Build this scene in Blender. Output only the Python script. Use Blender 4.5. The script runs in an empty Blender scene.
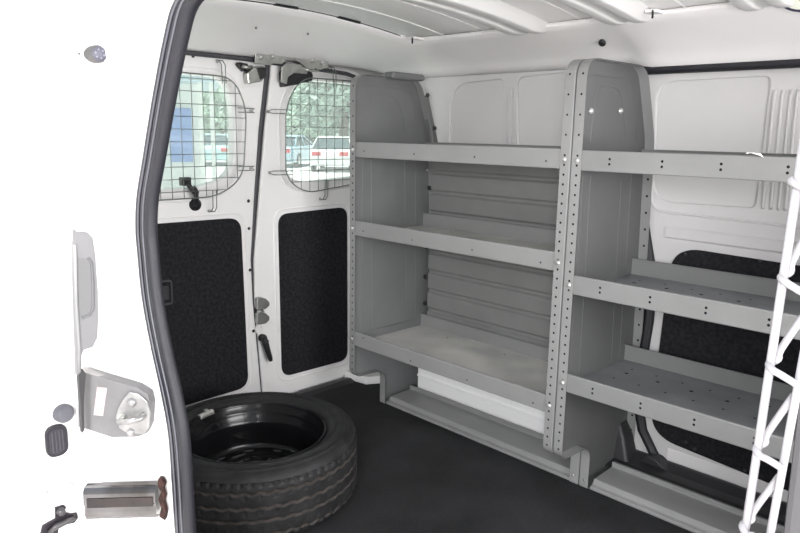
import bpy, bmesh, math, random
from mathutils import Vector, Matrix
random.seed(7)
PI = math.pi
scene = bpy.context.scene
COL = scene.collection

# ------------------------------------------------------------------ camera
CAM = Vector((1.00768, -1.57949, 1.03982)); YAW, PITCH, ROLL, FPX = 0.791713, 0.193516, 0.016755, 686.19
_f = Vector((-math.sin(YAW)*math.cos(PITCH), math.cos(YAW)*math.cos(PITCH), -math.sin(PITCH)))
_r = Vector((math.cos(YAW), math.sin(YAW), 0)); _u = _r.cross(_f)
CR = math.cos(ROLL)*_r + math.sin(ROLL)*_u
CU = -math.sin(ROLL)*_r + math.cos(ROLL)*_u
cd = bpy.data.cameras.new('camera'); cam = bpy.data.objects.new('camera', cd); COL.objects.link(cam)
cd.sensor_width = 36.0; cd.lens = FPX/800*36.0; cd.clip_start = 0.05; cd.clip_end = 300
M = Matrix((CR, CU, -_f)).transposed().to_4x4(); M.translation = CAM
cam.matrix_world = M
scene.camera = cam

def at(u, v, P, n):
    """measured point of the photograph on a real plane of the van (P, n)"""
    d = _f + CR*((u-400)/FPX) - CU*((v-266.5)/FPX)
    P = Vector(P); n = Vector(n)
    return CAM + d*((P-CAM).dot(n)/d.dot(n))
def atx(u, v, x): return at(u, v, (x, 0, 0), (1, 0, 0))
def aty(u, v, y): return at(u, v, (0, y, 0), (0, 1, 0))
def atz(u, v, z): return at(u, v, (0, 0, z), (0, 0, 1))

# ------------------------------------------------------------------ materials
def mat(name, col, rough=.5, metal=0., noise=0., nscale=20., bump=0., bscale=200., col2=None, coat=0., spec=.5, detail=4.):
    m = bpy.data.materials.new(name); m.use_nodes = True
    nt = m.node_tree; b = nt.nodes['Principled BSDF']
    b.inputs['Base Color'].default_value = (*col, 1); b.inputs['Roughness'].default_value = rough
    b.inputs['Metallic'].default_value = metal
    b.inputs['Specular IOR Level'].default_value = spec
    if coat: b.inputs['Coat Weight'].default_value = coat; b.inputs['Coat Roughness'].default_value = .08
    tc = nt.nodes.new('ShaderNodeTexCoord')
    if noise or col2:
        n = nt.nodes.new('ShaderNodeTexNoise'); n.inputs['Scale'].default_value = nscale; n.inputs['Detail'].default_value = detail
        nt.links.new(tc.outputs['Object'], n.inputs['Vector'])
        r = nt.nodes.new('ShaderNodeValToRGB')
        c2 = col2 or tuple(min(1, c*(1+noise)) for c in col)
        c1 = col if col2 else tuple(c*(1-noise) for c in col)
        r.color_ramp.elements[0].position = .35; r.color_ramp.elements[1].position = .68
        r.color_ramp.elements[0].color = (*c1, 1); r.color_ramp.elements[1].color = (*c2, 1)
        nt.links.new(n.outputs['Fac'], r.inputs['Fac']); nt.links.new(r.outputs['Color'], b.inputs['Base Color'])
    if bump:
        n2 = nt.nodes.new('ShaderNodeTexNoise'); n2.inputs['Scale'].default_value = bscale; n2.inputs['Detail'].default_value = 3
        nt.links.new(tc.outputs['Object'], n2.inputs['Vector'])
        bp = nt.nodes.new('ShaderNodeBump'); bp.inputs['Strength'].default_value = bump; bp.inputs['Distance'].default_value = .004
        nt.links.new(n2.outputs['Fac'], bp.inputs['Height']); nt.links.new(bp.outputs['Normal'], b.inputs['Normal'])
    return m

WHITE = mat('white_paint', (.80, .795, .785), .38, noise=.015, nscale=3, spec=.4)
WHITE2 = mat('white_paint_inner', (.84, .825, .825), .5, noise=.02, nscale=4, spec=.35)
CEIL = mat('white_roof_skin', (.93, .915, .915), .55, noise=.02, nscale=5)
GREY = mat('grey_powder_coat', (.155, .159, .161), .42, noise=.05, nscale=9, bump=.06, bscale=500)
GREYF = mat('grey_powder_coat_lip', (.258, .26, .26), .42, noise=.04, nscale=9, bump=.05, bscale=500)
GREYS = mat('grey_worn_shelf', (.17, .18, .19), .40, col2=(.24, .25, .26), nscale=7, bump=.05, bscale=300)
GREYG = mat('grey_powder_coat_lip_shaded', (.215, .218, .218), .42, noise=.04, nscale=9, bump=.05, bscale=500)  # lip coat toned down: shade put into the right shelf lips
GREYR = mat('grey_powder_coat_shaded', (.105, .107, .108), .42, noise=.05, nscale=9, bump=.06, bscale=500)  # same powder coat darkened: shade painted onto the right unit's end panel
GREYB = mat('grey_back_panel_lit', (.215, .217, .216), .42, noise=.05, nscale=9, bump=.06, bscale=500)  # powder coat lightened: painted light for the dim back panel
GREYL = mat('grey_worn_shelf_lightened', (.55, .55, .53), .45, col2=(.78, .77, .74), nscale=6, bump=.05, bscale=300)  # left shelf tops: worn blotches, base lightened to paint in missing light
WHITE3 = mat('white_lower_panel_lit', (.95, .95, .955), .45)  # van white raised, painting extra light onto the wheel-house panel
WHITED = mat('white_rear_door_lit', (.92, .915, .91), .42, noise=.015, nscale=3)  # white paint brightened to carry light onto the rear doors
WHITEW = mat('white_side_wall_shaded', (.67, .66, .665), .5, noise=.02, nscale=4, spec=.35)  # white paint lowered: shade mixed into the far wall colour
HOLE = mat('dark_hole', (.012, .012, .014), .9)
PLUG = mat('black_plastic', (.014, .014, .016), .45)
RUBBER = mat('black_rubber_seal', (.05, .05, .058), .5, bump=.2, bscale=600)
SEALG = mat('grey_rubber_seal', (.026, .026, .034), .33)
SEALB = mat('dark_rubber_bulb', (.011, .011, .016), .5, bump=.25, bscale=500)
FELT = mat('black_felt', (.026, .026, .029), .95, noise=.3, nscale=90, bump=.8, bscale=420, spec=.08)
ZINC = mat('zinc_plate', (.52, .53, .50), .32, .85, noise=.12, nscale=30)
BOLT = mat('bright_zinc_bolt', (.52, .52, .51), .3, .5)
JAMBZ = mat('bright_zinc_jamb', (.30, .295, .295), .3, .4, noise=.2, nscale=40)
STEEL = mat('worn_steel', (.22, .215, .22), .17, 1., col2=(.10, .09, .085), nscale=14)
RUST = mat('rust', (.035, .012, .009), .85, noise=.6, nscale=120, bump=.8, bscale=200)
STRIPEG = mat('grey_plate', (.15, .146, .15), .55, noise=.05, nscale=40)
PLGREY = mat('grey_plastic', (.165, .163, .17), .5)
DARKPL = mat('charcoal_plastic', (.03, .03, .033), .5, bump=.15, bscale=500)
TYRE = mat('tyre_rubber', (.016, .016, .017), .62, noise=.35, nscale=25, bump=.2, bscale=150, spec=.35)
DUST = mat('dusty_tread_groove', (.036, .030, .026), .95, noise=.5, nscale=40)
RIM = mat('gloss_black_steel', (.006, .006, .007), .2, 0., coat=.12, spec=.35)
LEAD = mat('lead_weight', (.46, .46, .44), .5, .3, noise=.15, nscale=60)
WIRE = mat('guard_wire', (.20, .22, .21), .4, .6)
WWIRE = mat('white_coated_wire', (.36, .35, .37), .35, coat=.3)
PAPER = mat('white_paper', (.85, .85, .84), .8)
LABELP = mat('label_paper', (.40, .30, .30), .7, col2=(.42, .40, .40), nscale=60)

def carpet_mat():
    m = bpy.data.materials.new('black_cargo_mat'); m.use_nodes = True
    nt = m.node_tree; b = nt.nodes['Principled BSDF']; L = nt.links
    tc = nt.nodes.new('ShaderNodeTexCoord')
    n1 = nt.nodes.new('ShaderNodeTexNoise'); n1.inputs['Scale'].default_value = 4.5; n1.inputs['Detail'].default_value = 6
    n2 = nt.nodes.new('ShaderNodeTexNoise'); n2.inputs['Scale'].default_value = 260; n2.inputs['Detail'].default_value = 2
    r1 = nt.nodes.new('ShaderNodeValToRGB'); r1.color_ramp.elements[0].color = (.012, .0122, .013, 1); r1.color_ramp.elements[1].color = (.026, .0265, .0285, 1)
    r1.color_ramp.elements[0].position = .35; r1.color_ramp.elements[1].position = .7
    r2 = nt.nodes.new('ShaderNodeValToRGB'); r2.color_ramp.elements[0].color = (0, 0, 0, 1); r2.color_ramp.elements[1].color = (.032, .032, .036, 1)
    r2.color_ramp.elements[0].position = .58; r2.color_ramp.elements[1].position = .74
    mx = nt.nodes.new('ShaderNodeMixRGB'); mx.blend_type = 'ADD'; mx.inputs['Fac'].default_value = 1
    for n in (n1, n2): L.new(tc.outputs['Object'], n.inputs['Vector'])
    L.new(n1.outputs['Fac'], r1.inputs['Fac']); L.new(n2.outputs['Fac'], r2.inputs['Fac'])
    L.new(r1.outputs['Color'], mx.inputs['Color1']); L.new(r2.outputs['Color'], mx.inputs['Color2'])
    L.new(mx.outputs['Color'], b.inputs['Base Color'])
    b.inputs['Roughness'].default_value = .8; b.inputs['Specular IOR Level'].default_value = .25
    bp = nt.nodes.new('ShaderNodeBump'); bp.inputs['Strength'].default_value = .6; bp.inputs['Distance'].default_value = .003
    L.new(n2.outputs['Fac'], bp.inputs['Height']); L.new(bp.outputs['Normal'], b.inputs['Normal'])
    return m
MATF = carpet_mat()

def glass_mat():
    m = bpy.data.materials.new('window_glass'); m.use_nodes = True
    nt = m.node_tree; nt.nodes.clear(); L = nt.links
    o = nt.nodes.new('ShaderNodeOutputMaterial'); t = nt.nodes.new('ShaderNodeBsdfTransparent'); g = nt.nodes.new('ShaderNodeBsdfGlossy')
    t.inputs['Color'].default_value = (.86, .93, .90, 1); g.inputs['Roughness'].default_value = .03
    mx = nt.nodes.new('ShaderNodeMixShader'); mx.inputs['Fac'].default_value = .06
    d = nt.nodes.new('ShaderNodeBsdfTranslucent'); d.inputs['Color'].default_value = (.95, 1, .98, 1)     # pale veil standing in for the washed-out glare outside
    m2 = nt.nodes.new('ShaderNodeMixShader'); m2.inputs['Fac'].default_value = .14
    L.new(t.outputs[0], m2.inputs[1]); L.new(d.outputs[0], m2.inputs[2])
    L.new(m2.outputs[0], mx.inputs[1]); L.new(g.outputs[0], mx.inputs[2]); L.new(mx.outputs[0], o.inputs['Surface'])
    return m
GLASS = glass_mat()

# ------------------------------------------------------------------ mesh helpers
class MB:
    def __init__(s): s.v = []; s.f = []; s.m = []; s.mats = []; s.sm = []
    def mi(s, m):
        if m not in s.mats: s.mats.append(m)
        return s.mats.index(m)
    def add(s, vs, fs, m, smooth=False):
        o = len(s.v); s.v += [tuple(v) for v in vs]; k = s.mi(m)
        for f in fs: s.f.append([i+o for i in f]); s.m.append(k); s.sm.append(smooth)
    def box(s, a, b, m):
        x0, y0, z0 = a; x1, y1, z1 = b
        s.add([(x0,y0,z0),(x1,y0,z0),(x1,y1,z0),(x0,y1,z0),(x0,y0,z1),(x1,y0,z1),(x1,y1,z1),(x0,y1,z1)],
              [(0,3,2,1),(4,5,6,7),(0,1,5,4),(1,2,6,5),(2,3,7,6),(3,0,4,7)], m)
    def prism(s, poly, off, m, smooth=False):
        """closed polygon of 3D points swept by the vector off"""
        n = len(poly); off = Vector(off); p = [Vector(q) for q in poly]
        s.add(p + [q+off for q in p], [tuple(range(n))[::-1], tuple(range(n, 2*n))] + [(i, (i+1) % n, (i+1) % n+n, i+n) for i in range(n)], m, smooth)
    def tube(s, path, r, m, n=8, closed=False, cap=True):
        P = [Vector(p) for p in path]; k = len(P); rings = []
        up = None
        for i in range(k):
            a = P[i-1] if (i > 0 or closed) else P[i]; b = P[(i+1) % k] if (i < k-1 or closed) else P[i]
            t = (b-a).normalized()
            if up is None:
                up = Vector((0,0,1)) if abs(t.z) < .9 else Vector((1,0,0))
            x = (up - t*up.dot(t)); 
            if x.length < 1e-6: x = t.orthogonal()
            x.normalize(); y = t.cross(x); up = x
            rr = r[i] if isinstance(r, (list, tuple)) else r
            rings.append([P[i] + x*math.cos(2*PI*j/n)*rr + y*math.sin(2*PI*j/n)*rr for j in range(n)])
        vs = [q for g in rings for q in g]; fs = []
        for i in range(k if closed else k-1):
            i2 = (i+1) % k
            for j in range(n): fs.append((i*n+j, i*n+(j+1) % n, i2*n+(j+1) % n, i2*n+j))
        if cap and not closed:
            fs.append(tuple(range(n))[::-1]); fs.append(tuple(range((k-1)*n, k*n)))
        s.add(vs, fs, m, True)
    def sweep(s, sections, m, smooth=True, closed_sec=False):
        k = len(sections); n = len(sections[0]); vs = [q for g in sections for q in g]; fs = []
        for i in range(k-1):
            for j in range(n if closed_sec else n-1):
                fs.append((i*n+j, i*n+(j+1) % n, (i+1)*n+(j+1) % n, (i+1)*n+j))
        s.add(vs, fs, m, smooth)
    def lathe(s, prof, c, axis, m, n=48, mats=None, smooth=True):
        """profile (r,h) about an axis through c"""
        ax = Vector(axis).normalized(); x = ax.orthogonal().normalized(); y = ax.cross(x); c = Vector(c)
        vs = []
        for (r, h) in prof:
            for j in range(n):
                a = 2*PI*j/n; vs.append(c + ax*h + (x*math.cos(a) + y*math.sin(a))*r)
        fs = []
        for i in range(len(prof)-1):
            for j in range(n): fs.append((i*n+j, i*n+(j+1) % n, (i+1)*n+(j+1) % n, (i+1)*n+j))
        s.add(vs, fs, m, smooth)
    def dome(s, c, axis, r, h, m, n=12):
        s.lathe([(r, 0), (r, h*.35), (r*.75, h*.8), (r*.35, h), (.0001, h)], c, axis, m, n)
    def disc(s, c, axis, r, m, n=10):
        ax = Vector(axis).normalized(); x = ax.orthogonal().normalized(); y = ax.cross(x); c = Vector(c)
        s.add([c + (x*math.cos(2*PI*j/n) + y*math.sin(2*PI*j/n))*r for j in range(n)], [tuple(range(n))], m)
    def build(s, name, parent=None, bevel=0., seg=2, solid=0., off=0., fixn=True, weld=False):
        me = bpy.data.meshes.new(name); me.from_pydata(s.v, [], s.f)
        for m in s.mats: me.materials.append(m)
        for p, k, q in zip(me.polygons, s.m, s.sm): p.material_index = k; p.use_smooth = q
        if fixn or weld:
            bm = bmesh.new(); bm.from_mesh(me)
            if weld: bmesh.ops.remove_doubles(bm, verts=bm.verts, dist=1e-5)
            if fixn: bmesh.ops.recalc_face_normals(bm, faces=bm.faces)
            bm.to_mesh(me); bm.free()
        o = bpy.data.objects.new(name, me); COL.objects.link(o)
        if bevel:
            md = o.modifiers.new('bevel', 'BEVEL'); md.width = bevel; md.segments = seg; md.limit_method = 'ANGLE'; md.angle_limit = .6
            md.harden_normals = False
        if solid:
            md = o.modifiers.new('solid', 'SOLIDIFY'); md.thickness = solid; md.offset = off
        if parent: adopt(o, parent)
        return o

def adopt(o, parent):
    o.parent = parent
    o.matrix_parent_inverse = Matrix.Translation(-Vector(parent.location))
def thing(name, label, cat, loc, group=None):
    o = bpy.data.objects.new(name, None); COL.objects.link(o); o.location = loc; o.empty_display_size = .05
    return tag(o, label, cat, group)
def tag(o, label=None, cat=None, group=None, kind=None):
    if label: o['label'] = label
    if cat: o['category'] = cat
    if group: o['group'] = group
    if kind: o['kind'] = kind
    return o
def struct(o, label=None): return tag(o, label, None, None, 'structure')
def part(o, label=None):
    if label: o['label'] = label
    return o

def rpoly(pts, r, seg=6):
    """2D polygon with rounded corners; r a number or one per corner"""
    out = []; n = len(pts)
    for i in range(n):
        p0, p1, p2 = Vector(pts[i-1]), Vector(pts[i]), Vector(pts[(i+1) % n])
        rr = r[i] if isinstance(r, (list, tuple)) else r
        a = (p0-p1); b = (p2-p1); la, lb = a.length, b.length; a.normalize(); b.normalize()
        if rr <= 0: out.append(tuple(p1)); continue
        d = min(rr, la*.48, lb*.48)
        A = p1+a*d; B = p1+b*d
        for k in range(seg+1):
            t = k/seg; q = A*(1-t)**2 + p1*2*t*(1-t) + B*t*t; out.append(tuple(q))
    return out

def plate(name, loops, o, ea, eb, thick, m, parent=None, bevel=0.):
    """flat plate with holes: loops[0] outer; lies from o towards -normal by thick (normal = ea x eb)"""
    cu = bpy.data.curves.new(name, 'CURVE'); cu.dimensions = '2D'; cu.fill_mode = 'BOTH'
    cu.extrude = max(thick/2 - bevel, 0); cu.bevel_depth = bevel; cu.bevel_resolution = 2; cu.offset = -bevel
    for lp in loops:
        sp = cu.splines.new('POLY'); sp.points.add(len(lp)-1); sp.use_cyclic_u = True
        for p, q in zip(sp.points, lp): p.co = (q[0], q[1], 0, 1)
    tmp = bpy.data.objects.new('tmp', cu); COL.objects.link(tmp)
    dg = bpy.context.evaluated_depsgraph_get(); dg.update()
    me = bpy.data.meshes.new_from_object(tmp.evaluated_get(dg)); bpy.data.objects.remove(tmp); bpy.data.curves.remove(cu)
    ea = Vector(ea); eb = Vector(eb); en = ea.cross(eb).normalized(); o = Vector(o)
    T = Matrix((ea, eb, en)).transposed().to_4x4(); T.translation = o - en*thick/2
    me.transform(T); me.name = name
    me.materials.clear(); me.materials.append(m)
    for p in me.polygons: p.use_smooth = False; p.material_index = 0
    ob = bpy.data.objects.new(name, me); COL.objects.link(ob)
    if parent: adopt(ob, parent)
    return ob
# planes: YZ seen from +x (normal +x): ea=+y, eb=+z ; XZ seen from -y (normal -y): ea=+x, eb=+z
X, Y, Z = Vector((1,0,0)), Vector((0,1,0)), Vector((0,0,1))
def plate_x(name, loops, x, thick, m, parent=None, bevel=0.): return plate(name, loops, (x,0,0), Y, Z, thick, m, parent, bevel)
def plate_y(name, loops, y, thick, m, parent=None, bevel=0.): return plate(name, loops, (0,y,0), X, Z, thick, m, parent, bevel)
def joinmesh(dst, *srcs):
    bm = bmesh.new(); mats = []
    for o in (dst, *srcs):
        bm2 = bmesh.new(); bm2.from_mesh(o.data)
        for f in bm2.faces:
            mm = o.data.materials[f.material_index]
            if mm not in mats: mats.append(mm)
            f.material_index = mats.index(mm)
        t = bpy.data.meshes.new('t'); bm2.to_mesh(t); bm2.free(); bm.from_mesh(t); bpy.data.meshes.remove(t)
    dst.data.materials.clear()
    for mm in mats: dst.data.materials.append(mm)
    bm.to_mesh(dst.data); bm.free()
    for o in srcs: bpy.data.objects.remove(o)
    return dst
def yz(pts): return [(p.y, p.z) for p in pts]
def xz(pts): return [(p.x, p.z) for p in pts]



def bake(o):
    dg = bpy.context.evaluated_depsgraph_get(); dg.update()
    me = bpy.data.meshes.new_from_object(o.evaluated_get(dg)); old = o.data; o.modifiers.clear(); o.data = me; me.name = o.name
    bpy.data.meshes.remove(old); return o
def holed(base, name, specs):
    """copy of a paint material with rows of punched dark holes; spec: (u axis, u0, period or 0, v axis, v0, period or 0, radius, {axis: (lo, hi)})"""
    m = base.copy(); m.name = name; nt = m.node_tree; L = nt.links; b = nt.nodes['Principled BSDF']
    tc = nt.nodes.new('ShaderNodeTexCoord'); sp = nt.nodes.new('ShaderNodeSeparateXYZ'); L.new(tc.outputs['Object'], sp.inputs[0])
    def mth(op, a, c=None, d=None):
        n = nt.nodes.new('ShaderNodeMath'); n.operation = op
        for k, q in enumerate((a, c, d)):
            if q is None: continue
            if isinstance(q, (int, float)): n.inputs[k].default_value = q
            else: L.new(q, n.inputs[k])
        return n.outputs[0]
    tot = None
    for (ua, u0, pu, va, v0, pv, r, bd) in specs:
        def off(ax, o, p):
            d = mth('SUBTRACT', sp.outputs[ax], o)
            return mth('WRAP', d, p/2, -p/2) if p else d
        du = off(ua, u0, pu); dv = off(va, v0, pv)
        d2 = mth('ADD', mth('MULTIPLY', du, du), mth('MULTIPLY', dv, dv))
        k = mth('LESS_THAN', d2, r*r)
        for ax, (lo, hi) in bd.items():
            k = mth('MULTIPLY', k, mth('MULTIPLY', mth('GREATER_THAN', sp.outputs[ax], lo), mth('LESS_THAN', sp.outputs[ax], hi)))
        tot = k if tot is None else mth('MAXIMUM', tot, k)
    mx = nt.nodes.new('ShaderNodeMixRGB'); mx.inputs['Color2'].default_value = (.012, .012, .014, 1)
    src = b.inputs['Base Color'].links
    if src: L.new(src[0].from_socket, mx.inputs['Color1'])
    else: mx.inputs['Color1'].default_value = b.inputs['Base Color'].default_value
    L.new(tot, mx.inputs['Fac']); L.new(mx.outputs[0], b.inputs['Base Color'])
    sm = mth('SUBTRACT', b.inputs['Specular IOR Level'].default_value, mth('MULTIPLY', tot, b.inputs['Specular IOR Level'].default_value)); L.new(sm, b.inputs['Specular IOR Level'])
    return m

# ================================================================== THE VAN BODY (setting)
GZ = -.60                                            # parking-lot surface below the cargo floor
def zc(y): return 1.36 + .045*max(0, 1-((y+.325)/.56)**2)

# cargo floor
b = MB(); b.box((-1.13, -1.09, -.03), (1.6, .46, 0), MATF)
struct(b.build('floor'))
b = MB(); b.box((-1.32, -1.12, -.16), (1.6, .56, -.031), WHITE)
struct(b.build('trim_1'))

# roof skin with its pressed bows
b = MB(); ny = 24
xs = [-.86, -.44, -.40, -.16, -.12, -.10, .16, .5, 1.0, 1.6]
secs = []
for x in xs:
    secs.append([(x, -.92 + (1.165)*j/ny, zc(-.92 + 1.165*j/ny)) for j in range(ny+1)])
b.sweep(secs, CEIL)
ceil_o = struct(b.build('ceiling', solid=.004, off=1))
b = MB(); b.box((-1.3, -1.14, 1.43), (1.62, .58, 1.45), WHITE); struct(b.build('trim_2'))
BOWM = mat('roof_bow_white', (.66, .655, .65), .5)
def bow(n, xc, w0=.145, w1=.10, dep=.034):
    b = MB(); secs = []
    for j in range(31):
        y = -.92 + (.255+.92)*j/30
        d = dep*(1 if y < .16 else 1-.55*((y-.16)/.095)**2)
        z = zc(y)
        secs.append([(xc-w0/2, y, z+.003), (xc-w0/2+.012, y, z-d*.35), (xc-w1/2, y, z-d), (xc-w1*.18, y, z-d), (xc-w1*.14, y, z-d+.006), (xc+w1*.14, y, z-d+.006), (xc+w1*.18, y, z-d),
                     (xc+w1/2, y, z-d), (xc+w0/2-.012, y, z-d*.35), (xc+w0/2, y, z+.003)])
    b.sweep(secs, BOWM); b.add(secs[-1], [tuple(range(10))], BOWM)
    o = struct(b.build('trim_%d' % n, bevel=.004)); return o
bow(3, -.275); bow(4, .05); bow(5, .40)
# pressed seams of the roof skin, dark slots along its rear edge
b = MB()
for xx in (-.62, -.45, -.10, .20):
    b.tube([(xx, -.9+1.12*j/20, zc(-.9+1.12*j/20)+.0005) for j in range(21)], .003, CEIL, 6)
struct(b.build('trim_6'))
# rear header and cant rail: one swept panel with a round corner
rails = [(-.775, .215, 1.362, 1.362, .07, 1.), (-.785, .222, 1.352, 1.352, .08, 1.), (-.83, .252, 1.341, 1.346, .11, .95), (-.93, .312, 1.318, 1.332, .15, .8), (-1.03, .374, 1.286, 1.316, .18, .5), (-1.085, .400, 1.263, 1.304, .19, .2), (-1.105, .408, 1.250, 1.299, .2, .08), (-1.115, .416, 1.240, 1.295, .2, .05), (-1.127, .430, 1.231, 1.2925, .2, 0), (-1.138, .453, 1.224, 1.291, .2, 0)]
secs = []
LIFT = (0, 0, .1, .3, .6, .8, 1, 1, 1, 1)
XSIDE = [-.6, -.5, -.4, -.3, -.2, -.1, -.035, -.005, .03, .1, .2, .3, .4, .5, .6, .7, .9, 1.1, 1.3, 1.5]
for (xr, ys, zsd, zre, R, cb), lf in zip(rails, LIFT):
    pts = []; lf *= .03
    for j in range(15):
        y = -1.10 + (ys-R+1.10)*j/14; pts.append((xr, y, zre + cb*(zc(y)-1.36)))
    for j in range(1, 13):
        a = PI/2*j/12; t_ = j/12; t_ = t_*t_*(3-2*t_); pts.append((xr+R-R*math.cos(a), ys-R+R*math.sin(a), zre+(zsd+lf-zre)*t_+cb*(zc(ys-R+R*math.sin(a))-1.36)))
    for x in XSIDE: pts.append((x, ys, zsd + (lf if x < -.02 else lf*.45 if x < 0 else 0)))
    secs.append(pts)
b = MB(); b.sweep(secs, WHITE2)
header = struct(b.build('wall_rear', solid=.004, off=-1))
def hdr(name, u, v, P, n, r=.006, m=HOLE, ax=(0, -1, 0)):
    pass
# dark slots between the roof skin and the header
b = MB()
for (y0, y1) in ((-.70, -.60), (-.36, -.27), (-.12, -.02)):
    b.prism([(-.772, y0, zc(y0)-.004), (-.772, y1, zc(y1)-.004), (-.765, y1-.01, zc(y1)+.004), (-.765, y0+.01, zc(y0)+.004)], (-.008, 0, -.003), HOLE)
b.build('slot', ceil_o)
b = MB(); b.tube([(-.774, -1.05+1.24*j/30, zc(-1.05+1.24*j/30)-.003) for j in range(31)], .0022, HOLE, 5)
b.build('seam', ceil_o)
b = MB(); b.tube([(-.70+2.1*j/10, .2165, 1.3625) for j in range(11)], .0016, mat('seam_sealer', (.33, .32, .31), .8), 5)
b.build('seam_sealer', ceil_o)
for (xx, yy) in ((-.72, .18), (.13, .195)):
    b = MB(); b.box((xx-.016, yy-.02, 1.352), (xx+.016, yy+.03, 1.361), WHITE2); b.box((xx+.004, yy-.022, 1.336), (xx+.009, yy-.016, 1.358), HOLE)
    b.build('roof_clip', ceil_o, bevel=.003)

# ---- far side wall (driver's side)
YW = .452
wl = rpoly([(-1.14, -.06), (1.5, -.06), (1.5, 1.28), (-1.14, 1.28)], 0)
p1, p2, p3, p4 = [aty(u, v, YW) for u, v in ((451, 84.5), (503, 79), (517, 77.5), (563, 72.5))]
w1 = rpoly([(p1.x, .70), (-.515, .70), (p2.x, p2.z), (p1.x, p1.z)], [.03, .02, .02, .09], 8)
w2 = rpoly([(-.435, .70), (-.05, .70), (-.05, p4.z+.01), (p3.x, p3.z)], [.02, .02, .03, .03])
w3 = rpoly([(.05, .845), (.345, .85), (.345, 1.203), (.032, 1.198)], [.07, .02, .02, .06], 8)
w4 = rpoly([(.435, .85), (1.0, .86), (1.0, 1.20), (.435, 1.203)], .03)
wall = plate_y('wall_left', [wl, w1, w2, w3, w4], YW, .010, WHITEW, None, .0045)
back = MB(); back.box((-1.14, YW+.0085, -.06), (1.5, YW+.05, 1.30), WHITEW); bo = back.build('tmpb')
rb = MB()
for (x0, x1) in ((-.520, -.530), (-.500, -.510), (-.487, -.494)):
    rb.tube([(x0, YW-.001, 1.200), (x0, YW-.003, 1.185), (x1+.03, YW-.003, .9)], .0035, WHITEW, 8)
for xx in (.362, .382, .402, .418):
    rb.tube([(xx, YW-.001, 1.165), (xx, YW-.004, 1.15), (xx+.004, YW-.004, .86), (xx+.004, YW-.001, .85)], .0045, WHITEW, 8)
# shallow pressed lines under the upper recess and above the felt panel
rb.tube([(p[0], YW-.001, p[1]) for p in rpoly([(.045, 1.0), (.045, .815), (.62, .806), (1.2, .80)], .05)[4:]][:-1], .004, WHITEW, 8)
rb.prism([(.10, YW+.001, .775), (.10, YW-.006, .768), (.10, YW-.006, .742), (.10, YW+.001, .735)], (1.2, 0, -.015), WHITEW)
rbo = rb.build('tmpr')
joinmesh(wall, bo, rbo); struct(wall)
# black plugs and holes pressed into the header and cant rail
def plug(name, c, ax, r, parent, m=PLUG):
    b = MB(); c = Vector(c); b.dome(c - Vector(ax).normalized()*.002, ax, r, .006, m); return b.build(name, parent)
for (u, v, r) in ((602, 43, .0115),):
    p = at(u, v, (-.0, .30, 1.325), (0, -.55, -.83)); plug('plug', p, (.1, -.85, -.5), r, wall)
for (u, v, r) in ((371, 50, .0045), (428, 76, .004)):
    p = at(u, v, (-.98, .355, 1.30), (.6, -.2, -.75)); plug('plug', p, (.6, -.2, -.75), r, header)
for (u, v, r) in ((256, 28, .004), (308, 34, .004)):
    p = at(u, v, (-.93, 0, 1.345), (.5, 0, -.86)); plug('plug', p, (.5, 0, -.86), r, header, mat('grey_plug', (.2, .2, .2), .6))
p = at(649, 17, (.1, .30, 1.33), (0, -.55, -.83)); plug('plug', p, (0, -.5, -.85), .005, wall, mat('grey_clip', (.15, .15, .15), .6))

# wheel-house panel along the floor behind the left shelving
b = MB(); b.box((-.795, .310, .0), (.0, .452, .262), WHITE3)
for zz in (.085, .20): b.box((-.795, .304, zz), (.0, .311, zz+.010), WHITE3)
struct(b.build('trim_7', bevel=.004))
# far sliding door: felt panel, black weatherstrip, plastic step
fp = rpoly([(.105, .10), (.30, .085), (1.2, .02), (1.2, .69), (.125, .715)], [.13, .3, .02, .02, .09], 10)
cp = plate_y('felt_panel', [fp], YW-.006, .006, FELT, wall, .002); part(cp, 'black felt panel on the white sliding door')
for (u, v) in ((760, 261), (685, 254), (686, 442), (745, 470), (640+55, 449)):
    p = aty(u, v, YW-.013); b = MB(); b.dome(p, (0, -1, 0), .005, .003, DARKPL); b.build('clip', cp)
sp = [(1.45, 1.232), (.4, 1.236), (.0, 1.237), (-.02, 1.236), (-.03, 1.225), (-.03, 1.2), (-.005, .98), (.034, .76), (.060, .66), (.074, .57), (.074, .47), (.066, .36), (.060, .26), (.062, .20), (.085, .11), (.135, .035), (.185, -.02)]
b = MB(); b.tube([(p[0], YW-.014-(.018 if k < 4 else .004 if k == 4 else 0), p[1]-(.006 if k < 4 else 0)) for k, p in enumerate(sp)], .0125, SEALB, 10)
b.tube([(p[0]+.008, YW-.012, p[1]) for p in sp[5:]], .011, SEALB, 10)
struct(b.build('trim_8'))
b = MB()
prof = [(.31, 0), (.31, .012), (.36, .02), (.40, .020), (.435, .034), (.452, .034), (.452, 0)]
b.prism([(.02, y, z) for y, z in prof], (1.4, 0, 0), DARKPL)
b.prism([(.10, .40, .02), (.13, .40, .05), (.16, .40, .045), (.20, .40, .02)], (0, .05, 0), DARKPL)
struct(b.build('trim_9', bevel=.006))
b = MB()   # ledge below the felt on the far door
b.prism([(.17, YW, .075), (.17, YW-.004, .07), (.17, YW-.004, .036), (.17, YW, .03)], (1.3, 0, 0), WHITE2)
struct(b.build('trim_10', bevel=.003))
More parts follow.
